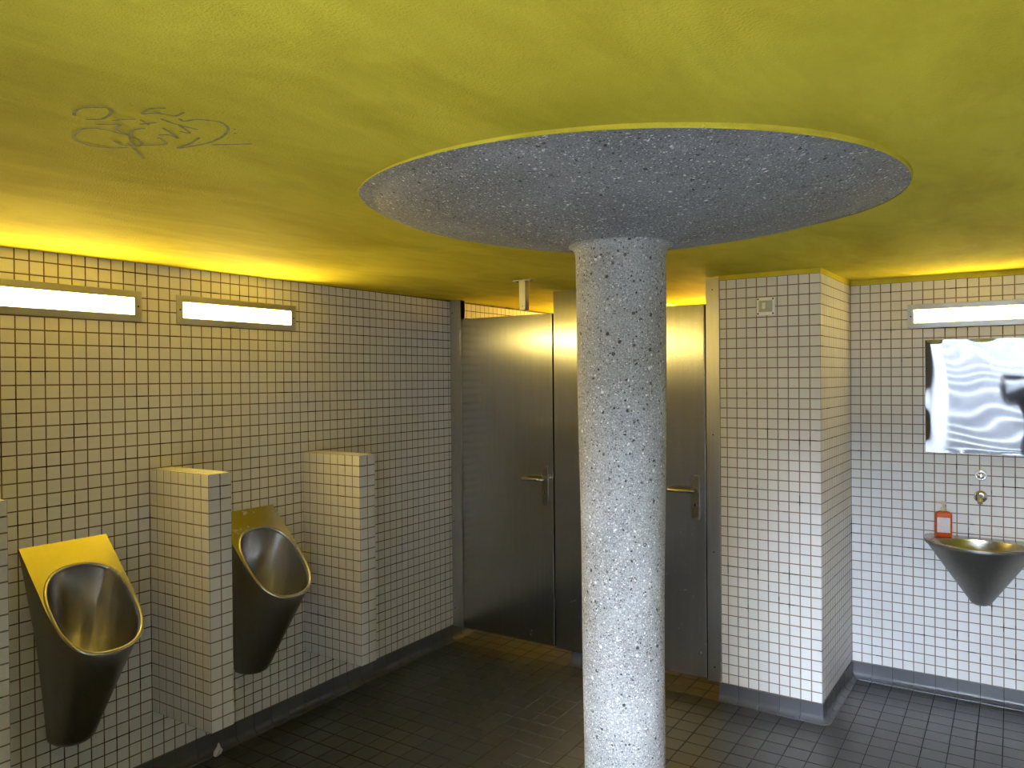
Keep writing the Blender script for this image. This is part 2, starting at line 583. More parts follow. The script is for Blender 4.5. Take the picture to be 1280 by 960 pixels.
def skirting(name, p0, tang, normal, us, limit=300):
    """row of coved tiles: backing strip + one tile per interval"""
    p0 = Vector(p0); tang = Vector(tang).normalized(); normal = Vector(normal).normalized()
    X = normal.cross(Vector((0, 0, 1)))
    rot = Matrix((X, normal, Vector((0, 0, 1)))).transposed()
    a, b = p0 + tang * us[0], p0 + tang * us[-1]
    back = prism(name, [a[:2], b[:2], (b + normal * 0.003)[:2], (a + normal * 0.003)[:2]], 0.0, SK - 0.002, M['floor_grout'])
    struct(back)
    for i in range(len(us) - 1):
        w = us[i + 1] - us[i] - 0.003
        if w < 0.005: continue
        key = ('skirting', round(w, 3))
        if key not in _tile_cache:
            n = len(COVE)
            v = [(-w / 2, q, z) for q, z in COVE] + [(w / 2, q, z) for q, z in COVE]
            f = [[k, (k + 1) % n, n + (k + 1) % n, n + k] for k in range(n)] + [list(range(n))[::-1], list(range(n, 2 * n))]
            me = raw_mesh('skirting_tile', v, f, M['skirting'], False)
            bm = bmesh.new(); bm.from_mesh(me); bmesh.ops.recalc_face_normals(bm, faces=bm.faces); bm.to_mesh(me); bm.free()
            _tile_cache[key] = me
        o = bpy.data.objects.new('skirting_tile', _tile_cache[key])
        link(o, back)
        o.matrix_local = Matrix.Translation(p0 + tang * ((us[i] + us[i + 1]) / 2) + normal * 0.001) @ rot.to_4x4()
    return back


skirting('baseboard_left', (LW - TH, 0, 0), (0, 1, 0), (1, 0, 0), edges(0.9, 5.3, 1.318, 0.1))
sp = skirting('baseboard_pier_front', (0, PB + TH, 0), (1, 0, 0), (0, -1, 0), edges(-1.262, -0.7635, -1.163, 0.1))
skirting('baseboard_pier_side', (-0.7635 - TH, PB + TH, 0), side_t, side_n, edges(0.004, 0.672, 0.05, 0.1))
skirting('baseboard_back', (0, SB + TH, 0), (1, 0, 0), (0, -1, 0), edges(-0.742, 2.2, -0.6446, 0.1))
# rounded outer corner of the pier skirting
v, f = lathe([(q + 0.001, z) for q, z in COVE], 10, -0.7635 - TH, PB + TH, -math.pi / 2, 0.03)
o = obj('skirting_corner', v, f, M['skirting'], sp)
skirting('baseboard_cubicle', (-2.135, PB + 0.03, 0), (1, 0, 0), (0, -1, 0), [0.0, 0.07, 0.14])
skirting('baseboard_cubicle_right', (-2.005, 0, 0), (0, 1, 0), (1, 0, 0), edges(PB + 0.05, 5.26, 3.9, 0.1))
skirting('baseboard_cubicle_left', (-2.125, 0, 0), (0, 1, 0), (-1, 0, 0), edges(PB + 0.05, 5.26, 3.9, 0.1))
skirting('baseboard_rear', (0, 5.3, 0), (1, 0, 0), (0, -1, 0), edges(-2.93, -2.13, -2.976, 0.1))

# ------------------------------------------------------------------ column with mushroom capital
CX, CY = -0.956, 2.044
root = empty('concrete_column', (CX, CY, 0))
tag(root, 'round exposed-aggregate concrete column with a wide mushroom capital under the yellow ceiling', 'column')
prof = []
R_AT = [(0.0, 0.1150), (0.53, 0.1166), (1.13, 0.1212), (1.60, 0.1275), (2.00, 0.1310)]
for i in range(81):
    z = 1.995 * i / 80
    for (z0, r0), (z1, r1) in zip(R_AT, R_AT[1:]):
        if z0 <= z <= z1 + 1e-9:
            r = r0 + (r1 - r0) * (z - z0) / (z1 - z0); break
    prof.append((r, z))
prof += [(0.1316, 2.003), (0.1330, 2.012), (0.1360, 2.0190), (0.1410, 2.0240), (0.1480, 2.0275), (0.1530, 2.0300)]
v, f = lathe(prof, 96)
rnd = np.random.RandomState(3)
kk = [(rnd.uniform(2, 9), rnd.randint(1, 7), rnd.uniform(0, 6.28), rnd.uniform(0, 6.28)) for _ in range(10)]
def wob(x, y, z):
    a = math.atan2(y, x)
    return sum(math.sin(k * z + p) * math.sin(n * a + q) for k, n, p, q in kk) * 0.0004
v = [(x * (1 + wob(x, y, z) / 0.12), y * (1 + wob(x, y, z) / 0.12), z) for x, y, z in v]
sh = obj('shaft', v, f, M['concrete'], root, True)
cap_prof = [(0.120, 2.018), (0.140, 2.0262), (0.150, 2.0290), (0.165, 2.0322), (0.20, 2.0380), (0.30, 2.0545), (0.40, 2.0715), (0.48, 2.0855), (0.55, 2.0985),
            (0.61, 2.1115), (0.65, 2.1225), (0.675, 2.1310), (0.688, 2.1370), (0.696, 2.1405), (0.706, 2.1420), (0.735, 2.1440), (0.744, 2.1450), (0.747, 2.1465), (0.747, 2.185)]


def cap_shape(v):
    """hand-cast: the rim lies a touch out of level and out of round"""
    out = []
    for x, y, z in v:
        r = math.hypot(x, y)
        k = min(1.0, max(0.0, (r - 0.15) / 0.5)); k = k * k * (3 - 2 * k)
        a = math.atan2(y, x)
        e = 1 + 0.010 * math.cos(2 * (a - 0.5795)) * k + k * 0.002 * math.sin(5 * a + 1) * math.sin(3 * a)
        out.append((x * e, y * e, z + k * (-0.0107 * x + 0.0112 * y)))
    return out


v, f = lathe(cap_prof, 128)
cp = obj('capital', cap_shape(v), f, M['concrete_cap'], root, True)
v, f = lathe([(0.7465, 2.1445), (0.7485, 2.1455), (0.7495, 2.149), (0.7495, 2.185)], 128)
o = obj('painted_rim', cap_shape(v), f, M['ceiling'], cp, True)
o['label'] = 'yellow painted edge of the capital'

# ------------------------------------------------------------------ cubicle front in steel
def door(x0, x1, label):
    z0, z1 = 0.090, 2.020
    t = empty('cubicle_door', ((x0 + x1) / 2, PB, z0))
    tag(t, label, 'door', 'steel cubicle doors')
    def part(name, vf, m, smooth=False, parent=t):
        v, f = vf
        v = [(p[0] - t.location.x, p[1] - t.location.y, p[2] - t.location.z) for p in v]
        return obj(name, v, f, m, parent, smooth)
    part('leaf', box_vf((x0, PB, z0), (x1, PB + 0.04, z1), 0.002), M['steel_door'])
    part('edge_strip', box_vf((x1 - 0.007, PB - 0.0015, z0 + 0.002), (x1 - 0.001, PB + 0.002, z1 - 0.002), 0.0008), M['steel_lever'])
    # long back plate
    px, pw, pz0, pz1 = x1 - 0.053, 0.020, 0.905, 1.135
    loop = []
    for k in range(24):
        a = 2 * math.pi * k / 24
        rr = 0.014
        loop.append((px + (pw - rr) * (1 if math.cos(a) >= 0 else -1) + rr * math.cos(a),
                     (pz0 + rr if math.sin(a) < 0 else pz1 - rr) + rr * math.sin(a)))
    rings = [[(x, PB - d, z) for x, z in [(px + (q - px) * s, z) for q, z in loop]] for d, s in ((0.0, 1.0), (0.006, 1.0), (0.008, 0.9))]
    plate = part('handle_plate', loft(rings, True, True), M['steel_plate'])
    hz = 1.060
    path = [(px, PB - 0.006, hz), (px, PB - 0.034, hz)] + arc_pts((px, PB - 0.040, hz), (px, PB - 0.054, hz), (px - 0.018, PB - 0.054, hz), 6) + \
           [(px - 0.07, PB - 0.054, hz)] + arc_pts((px - 0.118, PB - 0.054, hz), (px - 0.135, PB - 0.054, hz), (px - 0.135, PB - 0.036, hz), 6) + [(px - 0.135, PB - 0.014, hz)]
    part('lever_handle', tube(path, 0.0095, 14), M['steel_lever'], True)
    part('rosette', disc((px, PB - 0.008, hz), (0, -1, 0), 0.017, 0.006, 20), M['steel_plate'])
    part('keyhole', disc((px, PB - 0.008, 0.985), (0, -1, 0), 0.010, 0.003, 18), M['chrome'])
    part('key_slot', box_vf((px - 0.003, PB - 0.0125, 0.976), (px + 0.003, PB - 0.010, 0.992), 0.0005), M['dark_hole'])
    for zz in (0.920, 1.118):
        for dx in (-0.008, 0.008):
            part('screw', disc((px + dx, PB - 0.008, zz), (0, -1, 0), 0.0032, 0.0012, 10), M['chrome'])
    for a, b in ((0.150, 0.320), (1.795, 1.950)):
        part('hinge', tube([(x0 - 0.004, PB - 0.005, a), (x0 - 0.004, PB - 0.005, b)], 0.0065, 12), M['steel_frame'], False)
    return t


door(-2.886, -2.230, 'brushed steel cubicle door between the narrow corner post and the fixed steel panel')
door(-1.979, -1.326, 'brushed steel cubicle door partly behind the concrete column, next to the tiled pier')


def post(name, x0, x1, z1, label, screws):
    t = empty(name, ((x0 + x1) / 2, PB, 0.085))
    tag(t, label, 'panel' if 'panel' in name else 'post')
    ox, oy, oz = t.location
    v, f = box_vf((x0 - ox, -0.001, 0.0), (x1 - ox, 0.048, z1 - oz), 0.0015)
    obj('sheet', v, f, M['steel_door'] if 'panel' in name else M['steel_post'], t)
    for x, z in screws:
        v, f = disc((x - ox, -0.001, z - oz), (0, -1, 0), 0.004, 0.0015, 10)
        obj('screw', v, f, M['screw'], t)
    return t


p1 = post('partition_post', LW + 0.003, -2.891, 2.138, 'narrow brushed steel post in the corner of the tiled urinal wall', [(-2.955, 2.06), (-2.955, 1.45), (-2.955, 0.75), (-2.955, 0.2)])
p2 = post('partition_panel', -2.221, -1.986, 2.146, 'fixed brushed steel panel between the two cubicle doors, behind the column', [])
p3 = post('partition_post', -1.320, -1.2505, 2.150, 'wider brushed steel post against the edge of the tiled pier', [(-1.285, 2.09), (-1.285, 1.35), (-1.285, 0.75), (-1.285, 0.16)])
for p, xa, xb in ((p1, -2.892, -2.870), (p2, -2.245, -2.222), (p2, -1.985, -1.965), (p3, -1.345, -1.321)):
    v, f = box_vf((xa - p.location.x, 0.043, 0.004), (xb - p.location.x, 0.060, 1.93))
    obj('gap_shade_strip', v, f, M['gap_case_black'], p)  # black strip added behind each door gap; its colour stands in for shade

# ------------------------------------------------------------------ ceiling bracket in front of the doors
bx, by = -2.092, 3.317
bz = ceil_z(bx, by)
t = empty('ceiling_bracket', (bx, by, bz - 0.155))
tag(t, 'short square steel tube hanging from the yellow ceiling on a flat flange', 'bracket')
hw = 0.0185
v, f = box_vf((-hw, -hw, 0.0), (hw, hw, 0.150), 0.002)
obj('tube', v, f, M['steel_dark'], t)
v, f = box_vf((-0.055, -0.024, 0.149), (0.055, 0.024, 0.1550), 0.001)
obj('flange', v, f, M['steel_dark'], t)
for sx in (-0.040, 0.040):
    v, f = disc((sx, 0, 0.149), (0, 0, -1), 0.006, 0.004, 8); obj('bolt', v, f, M['screw'], t)
v, f = disc((0.002, -hw, 0.02), (0, -1, 0), 0.003, 0.001, 8); obj('screw', v, f, M['screw'], t)


# ------------------------------------------------------------------ wall lamps
def lamp(loc, rz, label, w=0.646, h=0.124, dm='diffuser'):
    """local x outwards from the wall, y along it"""
    t = empty('wall_lamp', loc, rz)
    tag(t, label, 'lamp', 'flat strip lamps set in the tiles')
    fw, e = 0.031, 0.029
    o_ = [(-w / 2, -h / 2), (w / 2, -h / 2), (w / 2, h / 2), (-w / 2, h / 2)]
    i_ = [(-w / 2 + fw, -h / 2 + e), (w / 2 - fw, -h / 2 + e), (w / 2 - fw, h / 2 - e), (-w / 2 + fw, h / 2 - e)]
    def g(pts, d, s): return [(d, y * (1 - s / abs(y)), z * (1 - s / abs(z))) for y, z in pts]
    rings = [g(o_, 0.0, 0), g(o_, 0.0045, 0), g(o_, 0.006, 0.0015), g(i_, 0.006, -0.001), g(i_, 0.005, 0), g(i_, 0.0, 0)]
    v, f = loft(rings)
    obj('frame', v, f, M['steel_frame'], t)
    v, f = box_vf((-0.004, -w / 2 + fw, -h / 2 + e), (0.0035, w / 2 - fw, h / 2 - e), 0.0008)
    obj('diffuser', v, f, M[dm], t)
    for y in (-w / 2 + fw / 2, w / 2 - fw / 2):
        v, f = disc((0.006, y, 0), (1, 0, 0), 0.0042, 0.0012, 12); obj('screw', v, f, M['screw'], t)
    return t


ZL = 1.9525
lamp((LW, 1.4680, ZL), 0, 'lit strip lamp in a steel frame above the urinal farther from the cubicle doors')
lamp((LW, 2.2700, ZL), 0, 'lit strip lamp in a steel frame above the urinal nearer the cubicle doors')
lamp((-0.143, SB, ZL), -math.pi / 2, 'lit strip lamp in a steel frame above the mirror and washbasin', dm='basin_diffuser')
lamp((LW, 0.6660, ZL), 0, 'unseen strip lamp added for light on the urinal wall towards the entrance, over no urinal')  # out of view, added only for its light
lamp((-2.55, 5.2975, ZL), -math.pi / 2, 'lit strip lamp on the rear wall of the corner cubicle', dm='cubicle_diffuser')
lamp((-1.63, 5.2975, ZL), -math.pi / 2, 'lit strip lamp on the rear wall of the cubicle by the pier', dm='cubicle_diffuser')

# ------------------------------------------------------------------ urinal dividers
def divider(y0, label):
    y1 = y0 + 0.104
    z0, z1 = 0.288, 1.288
    x0, x1 = LW, -2.585
    t = empty('urinal_divider', (x0, (y0 + y1) / 2, z0))
    tag(t, label, 'divider', 'tiled dividers between the urinals')
    t2 = TH
    core = box('core', (x0, y0 + t2, z0 + t2), (x1 - t2, y1 - t2, z1 - t2), M['grout_clean'])
    rowz = [z0 + TILE * k for k in range(20)] + [z1]
    xs_ = [x0 + (x1 - x0) * k / 8 for k in range(9)]
    tiled(core, (0, y0 + t2, 0), (1, 0, 0), (0, -1, 0), xs_, rowz, M['tile'], limit=300, min_px=3)
    tiled(core, (x1 - t2, 0, 0), (0, 1, 0), (1, 0, 0), [y0, y0 + 0.052, y1], rowz, M['tile'], limit=300, min_px=3)
    tiled(core, (0, 0, z1 - t2), (1, 0, 0), (0, 0, 1), xs_, [y0, (y0 + y1) / 2, y1], M['tile'], up=(0, 1, 0), limit=300, min_px=2)
    tiled(core, (0, y1 - t2, 0), (1, 0, 0), (0, 1, 0), xs_, rowz, M['tile'], pick=False)
    core.parent = t
    core.matrix_parent_inverse = Matrix.Translation(-Vector(t.location))
    return t


divider(1.0135, 'white tiled urinal divider farthest from the cubicle doors')
divider(1.8180, 'white tiled urinal divider standing between the two steel urinals')
divider(2.6300, 'white tiled urinal divider nearest the cubicle doors')


# ------------------------------------------------------------------ sheet steel basins
def ray_poly(poly, c, th):
    dx, dy = math.cos(th), math.sin(th); best = None
    n = len(poly)
    for i in range(n):
        (ax, ay), (bx_, by_) = poly[i], poly[(i + 1) % n]
        ex, ey = bx_ - ax, by_ - ay
        den = dx * ey - dy * ex
        if abs(den) < 1e-12: continue
        t_ = ((ax - c[0]) * ey - (ay - c[1]) * ex) / den
        s_ = ((ax - c[0]) * dy - (ay - c[1]) * dx) / den
        if t_ > 1e-9 and -1e-9 <= s_ <= 1 + 1e-9 and (best is None or t_ < best): best = t_
    return (c[0] + dx * best, c[1] + dy * best)


def u_poly(length, half, r=None, n=48, ry=None):
    """straight back on the wall (x = 0), rounded front"""
    ry = ry or half; r = r or half
    return [(0, -half)] + [(length - r + r * math.cos(a), ry * math.sin(a)) for a in [-math.pi / 2 + math.pi * i / n for i in range(n + 1)]] + [(0, half)]


def urinal(y0, label):
    t = empty('urinal', (LW, y0, 0.325))
    tag(t, label, 'urinal', 'wall-hung stainless steel urinals')
    oz = 0.325
    slope, ztop = 1.03, 1.053
    outer = u_poly(0.345, 0.158)
    c = (0.192, 0.0)
    A = [math.atan2(p[1] - c[1], p[0] - c[0]) for p in ((0, -0.158), (0, 0.158), (0.187, -0.158), (0.187, 0.158))]
    ths = sorted([2 * math.pi * k / 96 - math.pi for k in range(96)] + A)
    opening = [(0.207 + 0.126 * math.copysign(abs(math.cos(a)) ** 0.80, math.cos(a)), 0.144 * math.copysign(abs(math.sin(a)) ** 0.80, math.sin(a))) for a in [2 * math.pi * k / 160 for k in range(160)]]
    bottom = u_poly(0.115, 0.072, 0.072)
    O = [ray_poly(outer, c, a) for a in ths]
    I = [ray_poly(opening, c, a) for a in ths]
    B = [ray_poly(bottom, (0.058, 0.0), a) for a in ths]
    def top(p, dz=0.0): return (p[0], p[1], ztop - slope * p[0] - oz + dz)
    nrm = Vector((slope, 0, 1)).normalized()
    def off(p, s, d):
        q = (c[0] + (p[0] - c[0]) * s, c[1] + (p[1] - c[1]) * s)
        return tuple(Vector(top(q)) + nrm * d)
    # shell: rounded shoulder, straight taper to the small foot
    rings = [[top(p) for p in O], [(p[0], p[1], top(p)[2] - 0.012) for p in O]]
    for s in (0.15, 0.35, 0.55, 0.75, 0.9, 0.97):
        ring = []
        for p, b in zip(O, B):
            za, zb = top(p)[2] - 0.012, 0.0
            ring.append((p[0] + (b[0] - p[0]) * s, p[1] + (b[1] - p[1]) * s, za + (zb - za) * s))
        rings.append(ring)
    rings.append([(b[0] * 0.97, b[1] * 0.97, 0.0) for b in B])
    rings.append([(b[0] * 0.86, b[1] * 0.86, -0.008) for b in B])
    v, f = loft(rings, False, True)
    sharp(obj('shell', v, f, M['steel_dark'], t, True))
    # deck between outline and opening
    v, f = loft([[top(p) for p in O], [off(p, 1.03, 0.0) for p in I]])
    sharp(obj('deck', v, f, M['steel'], t, True))
    v, f = loft([[off(p, s, d) for p in I] for s, d in ((1.075, 0.0), (1.062, 0.004), (1.030, 0.0065), (1.0, 0.004), (0.982, -0.005), (0.972, -0.014))])
    obj('rim', v, f, M['steel'], t, True)
    # basin: loft from the opening down to the outlet
    rings = []
    dr = (0.085, 0.0, 0.13)
    for s in (0, 0.06, 0.15, 0.3, 0.45, 0.6, 0.75, 0.88, 0.96, 1.0):
        ring = []
        for p, a in zip(I, ths):
            q = Vector(off(p, 0.985, -0.006))
            e = Vector((dr[0] + 0.042 * math.cos(a), 0.042 * math.sin(a), dr[2] + 0.02))
            w = s ** 1.05
            bulge = 0.06 * math.sin(math.pi * s)
            m_ = q.lerp(e, w)
            ring.append(tuple(m_ + Vector((bulge * 0.35 * math.cos(a), bulge * 0.35 * math.sin(a), -bulge * 0.2))))
        rings.append(ring)
    v, f = loft(rings, False, True)
    obj('basin', v, f, M['steel_basin'], t, True)
    return t


urinal(1.4775, 'wall-hung steel urinal farther from the cubicle doors, its sloping deck shining yellow')
urinal(2.2840, 'wall-hung steel urinal nearer the cubicle doors, partly behind a tiled divider')

# ------------------------------------------------------------------ washbasin
SX = -0.140
t = empty('washbasin', (SX, SB, 0.505), -math.pi / 2)
tag(t, 'conical stainless steel washbasin hung on the white tiled wall under the mirror', 'washbasin')
oz = 0.505
outer = [(0, -0.238), (0.05, -0.247)] + [(0.07 + 0.262 * math.cos(a), 0.247 * math.sin(a)) for a in [-math.pi / 2 + math.pi * i / 60 for i in range(61)]] + [(0.05, 0.247), (0, 0.238)]
c = (0.16, 0.0)
ths = sorted([2 * math.pi * k / 110 - math.pi for k in range(110)] + [math.atan2(p[1], p[0] - c[0]) for p in ((0, -0.238), (0, 0.238))])
O = [ray_poly(outer, c, a) for a in ths]
opening = [(0.186 + 0.126 * math.cos(a), 0.212 * math.sin(a)) for a in [2 * math.pi * k / 160 for k in range(160)]]
I = [ray_poly(opening, c, a) for a in ths]
foot = u_poly(0.075, 0.044, 0.044)
B = [ray_poly(foot, (0.04, 0.0), a) for a in ths]
zt = 0.826 - oz
def sc_(p, s): return (max(0.0, c[0] + (p[0] - c[0]) * s), c[1] + (p[1] - c[1]) * s)
rings = [[(*sc_(p, s), zt + d) for p in O] for s, d in ((1.0, -0.004), (1.004, -0.010), (1.0, -0.018), (0.985, -0.022), (0.965, -0.022))]
for s in (0.1, 0.25, 0.4, 0.55, 0.7, 0.82, 0.91, 0.965, 1.0):
    ring = []
    for p, b in zip(O, B):
        q = sc_(p, 0.965)
        w = s
        z = (zt - 0.022) * (1 - s)
        bul = 0.0
        ring.append((q[0] + (b[0] - q[0]) * w + bul * 0.8, q[1] + (b[1] - q[1]) * w + bul * (0.6 if q[1] > 0 else -0.6) * min(1, abs(q[1]) / 0.2), z))
    rings.append(ring)
rings.append([(b[0] * 0.7, b[1] * 0.7, -0.012) for b in B])
v, f = loft(rings, False, True)
sharp(obj('shell', v, f, M['steel_dark'], t, True), 50)
v, f = loft([[(*sc_(p, 1.0), zt - 0.004) for p in O], [(*sc_(p, 0.99), zt) for p in O], [(*sc_(p, 0.965), zt + 0.001) for p in O], [(*sc_(p, 1.04), zt - 0.001) for p in I], [(*sc_(p, 1.0), zt - 0.003) for p in I]])
obj('deck', v, f, M['steel'], t, True)
rings = []
for s, dz in ((1.0, 0.003), (0.98, 0.010), (0.90, 0.030), (0.78, 0.055), (0.62, 0.080), (0.44, 0.100), (0.24, 0.112), (0.1, 0.116)):
    rings.append([(c[0] - 0.02 * (1 - s) + (p[0] - c[0]) * s, p[1] * s, zt - dz) for p in I])
v, f = loft(rings, False, True)
obj('bowl', v, f, M['steel_basin'], t, True)
v, f = disc((c[0] - 0.018, 0, zt - 0.115), (0, 0, 1), 0.022, 0.003, 20); obj('drain', v, f, M['chrome'], t)

# water button and spout
t = empty('push_button_tap', (-0.139, SB, 1.140))
tag(t, 'round chrome push button on the tiles below the mirror', 'tap button')
v, f = disc((0, 0, 0), (0, -1, 0), 0.026, 0.006, 28); obj('flange', v, f, M['chrome'], t, False)
v, f = disc((0, -0.006, 0), (0, -1, 0), 0.0175, 0.018, 28, 0.004); sharp(obj('button', v, f, M['chrome'], t, True))
t = empty('water_spout', (-0.141, SB, 1.033))
tag(t, 'short round chrome water spout on the tiles above the washbasin', 'spout')
v, f = disc((0, 0, 0), (0, -1, 0), 0.030, 0.007, 28, 0.004); sharp(obj('flange', v, f, M['chrome'], t, True))
v, f = tube([(0, -0.006, 0), (0, -0.030, -0.002), (0, -0.052, -0.012), (0, -0.064, -0.026)], [0.0125, 0.0125, 0.012, 0.0115], 16); sharp(obj('nozzle', v, f, M['steel'], t, True))

# ------------------------------------------------------------------ soap bottle
M['soap'] = plain('orange_red_liquid_soap', (0.95, 0.20, 0.05), 0.12, 0.0, **{'Transmission Weight': 0.55, 'IOR': 1.38})
M['pump'] = plain('cream_pump_plastic', (0.62, 0.52, 0.38), 0.4)


def mk_label():
    m = bpy.data.materials.new('printed_soap_label')
    N, L, P = nt(m)
    tc = N.new('ShaderNodeTexCoord')
    mp = N.new('ShaderNodeMapping'); mp.inputs['Scale'].default_value = (260, 1, 520)
    L.new(tc.outputs['Object'], mp.inputs['Vector'])
    n = noise(N, L, mp.outputs[0], 1.0, 1)
    r = ramp(N, [(0.50, (0.74, 0.70, 0.66)), (0.60, (0.40, 0.36, 0.36))]); L.new(n.outputs[0], r.inputs[0])
    L.new(r.outputs[0], P.inputs['Base Color'])
    P.inputs['Roughness'].default_value = 0.45
    return m


M['label'] = mk_label()
t = empty('soap_bottle', (-0.300, 4.448, 0.8275), 0.10)
tag(t, 'orange-red pump bottle of liquid soap on the rim of the washbasin', 'bottle')
def rrect(a, b, r, z, n=6):
    out = []
    for sx, sy, a0 in ((1, 1, 0), (-1, 1, 90), (-1, -1, 180), (1, -1, 270)):
        for k in range(n + 1):
            q = math.radians(a0 + 90 * k / n)
            out.append((sx * (a - r) + r * math.cos(q), sy * (b - r) + r * math.sin(q), z))
    return out
v, f = loft([rrect(.033, .018, .012, 0), rrect(.0375, .0215, .014, .004), rrect(.038, .022, .014, .012), rrect(.038, .022, .014, .110), rrect(.036, .021, .014, .119), rrect(.027, .017, .013, .125), rrect(.014, .014, .0135, .128), rrect(.012, .012, .0115, .131)], True, True)
body = sharp(obj('bottle', v, f, M['soap'], t, True), 50)
v, f = box_vf((-0.029, -0.0228, 0.022), (0.029, -0.0222, 0.098)); obj('label_sheet', v, f, M['label'], t)
v, f = lathe([(0.0001, .129), (.0135, .129), (.0135, .144), (.011, .147), (.0055, .148), (.0055, .163), (.0001, .163)], 20); sharp(obj('collar', v, f, M['pump'], t, True))
v, f = loft([rrect(.011, .008, .006, .162), rrect(.012, .009, .006, .165), rrect(.012, .009, .006, .173), rrect(.010, .007, .005, .176)], True, True)
pm = obj('pump_head', v, f, M['pump'], t)
v, f = tube([(-.008, 0, .170), (-.026, 0, .170), (-.033, 0, .166)], [.005, .0042, .004], 10); obj('pump_spout', v, f, M['pump'], pm)

# ------------------------------------------------------------------ steel mirror
def mk_mirror():
    m = bpy.data.materials.new('scratched_steel_mirror')
    N, L, P = nt(m)
    P.inputs['Metallic'].default_value = 1.0
    P.inputs['Base Color'].default_value = (0.44, 0.45, 0.47, 1)
    ge = N.new('ShaderNodeNewGeometry')
    mp = N.new('ShaderNodeMapping'); L.new(ge.outputs['Position'], mp.inputs['Vector'])
    mp.inputs['Rotation'].default_value = (0, 0.5, 0); mp.inputs['Scale'].default_value = (60, 1, 2.5)
    n = noise(N, L, mp.outputs[0], 3.0, 4, 0.8)
    r = ramp(N, [(0.63, (0.045, 0.045, 0.045)), (0.70, (0.22, 0.22, 0.22))]); L.new(n.outputs[0], r.inputs[0])
    L.new(r.outputs[0], P.inputs['Roughness'])
    return m


M['mirror'] = mk_mirror()
t = empty('wall_mirror', (-0.139, SB, 1.245))
tag(t, 'rectangular wavy polished steel mirror on the tiled wall reflecting an outdoor stair', 'mirror')
mw, mh = 0.247, 0.583
v, f = box_vf((-mw, -0.006, 0.0), (mw, 0.0, mh), 0.0008)
obj('backing_sheet', v, f, M['steel_frame'], t)
gx, gz = 60, 70
mk = [(rnd.uniform(6, 26), rnd.uniform(6, 26), rnd.uniform(0, 6.3), rnd.uniform(0, 6.3)) for _ in range(9)]
v = []
for j in range(gz + 1):
    for i in range(gx + 1):
        x = -mw + 0.002 + (2 * mw - 0.004) * i / gx; z = 0.002 + (mh - 0.004) * j / gz
        w = sum(math.sin(a * x + b * z + p) * math.cos(b * x * .6 - a * z * .5 + q) for a, b, p, q in mk)
        e = min(1, min(mw - abs(x), z, mh - z) / 0.02)
        edge = math.exp(-min(mw - abs(x), z, mh - z) / 0.018)
        v.append((x, -0.0068 - 0.00014 * w * e + 0.00025 * edge, z))
f = [[j * (gx + 1) + i, j * (gx + 1) + i + 1, (j + 1) * (gx + 1) + i + 1, (j + 1) * (gx + 1) + i] for j in range(gz) for i in range(gx)]
obj('polished_face', v, f, M['mirror'], t, True, fix=False)

# ------------------------------------------------------------------ white cover on the pier
t = empty('wall_sensor', (-1.017, PB, 1.990))
tag(t, 'small square white plastic cover with raised centre screwed high on the tiled pier', 'sensor')
v, f = box_vf((-0.044, -0.008, -0.044), (0.044, 0.0, 0.044), 0.003); obj('base_plate', v, f, M['white_plastic'], t)
def sq(a, d, b=None): b = b or a; return [(-a, -d, -b), (a, -d, -b), (a, -d, b), (-a, -d, b)]
v, f = loft([sq(.033, .0075, .028), sq(.029, .016, .025), sq(.017, .034, .020), sq(.010, .036, .018)], False, True)
obj('raised_cover', v, f, M['shade_plastic'], t)  # grey colour puts the relief shading into the raised centre
v, f = box_vf((-0.008, -0.040, -0.015), (0.008, -0.035, 0.015), 0.001); obj('sensor_window', v, f, M['white_plastic'], t)
for sx in (-1, 1):
    for sz in (-1, 1):
        v, f = disc((sx * .036, -0.008, sz * .036), (0, -1, 0), 0.0042, 0.001, 10); obj('screw', v, f, M['screw'], t)

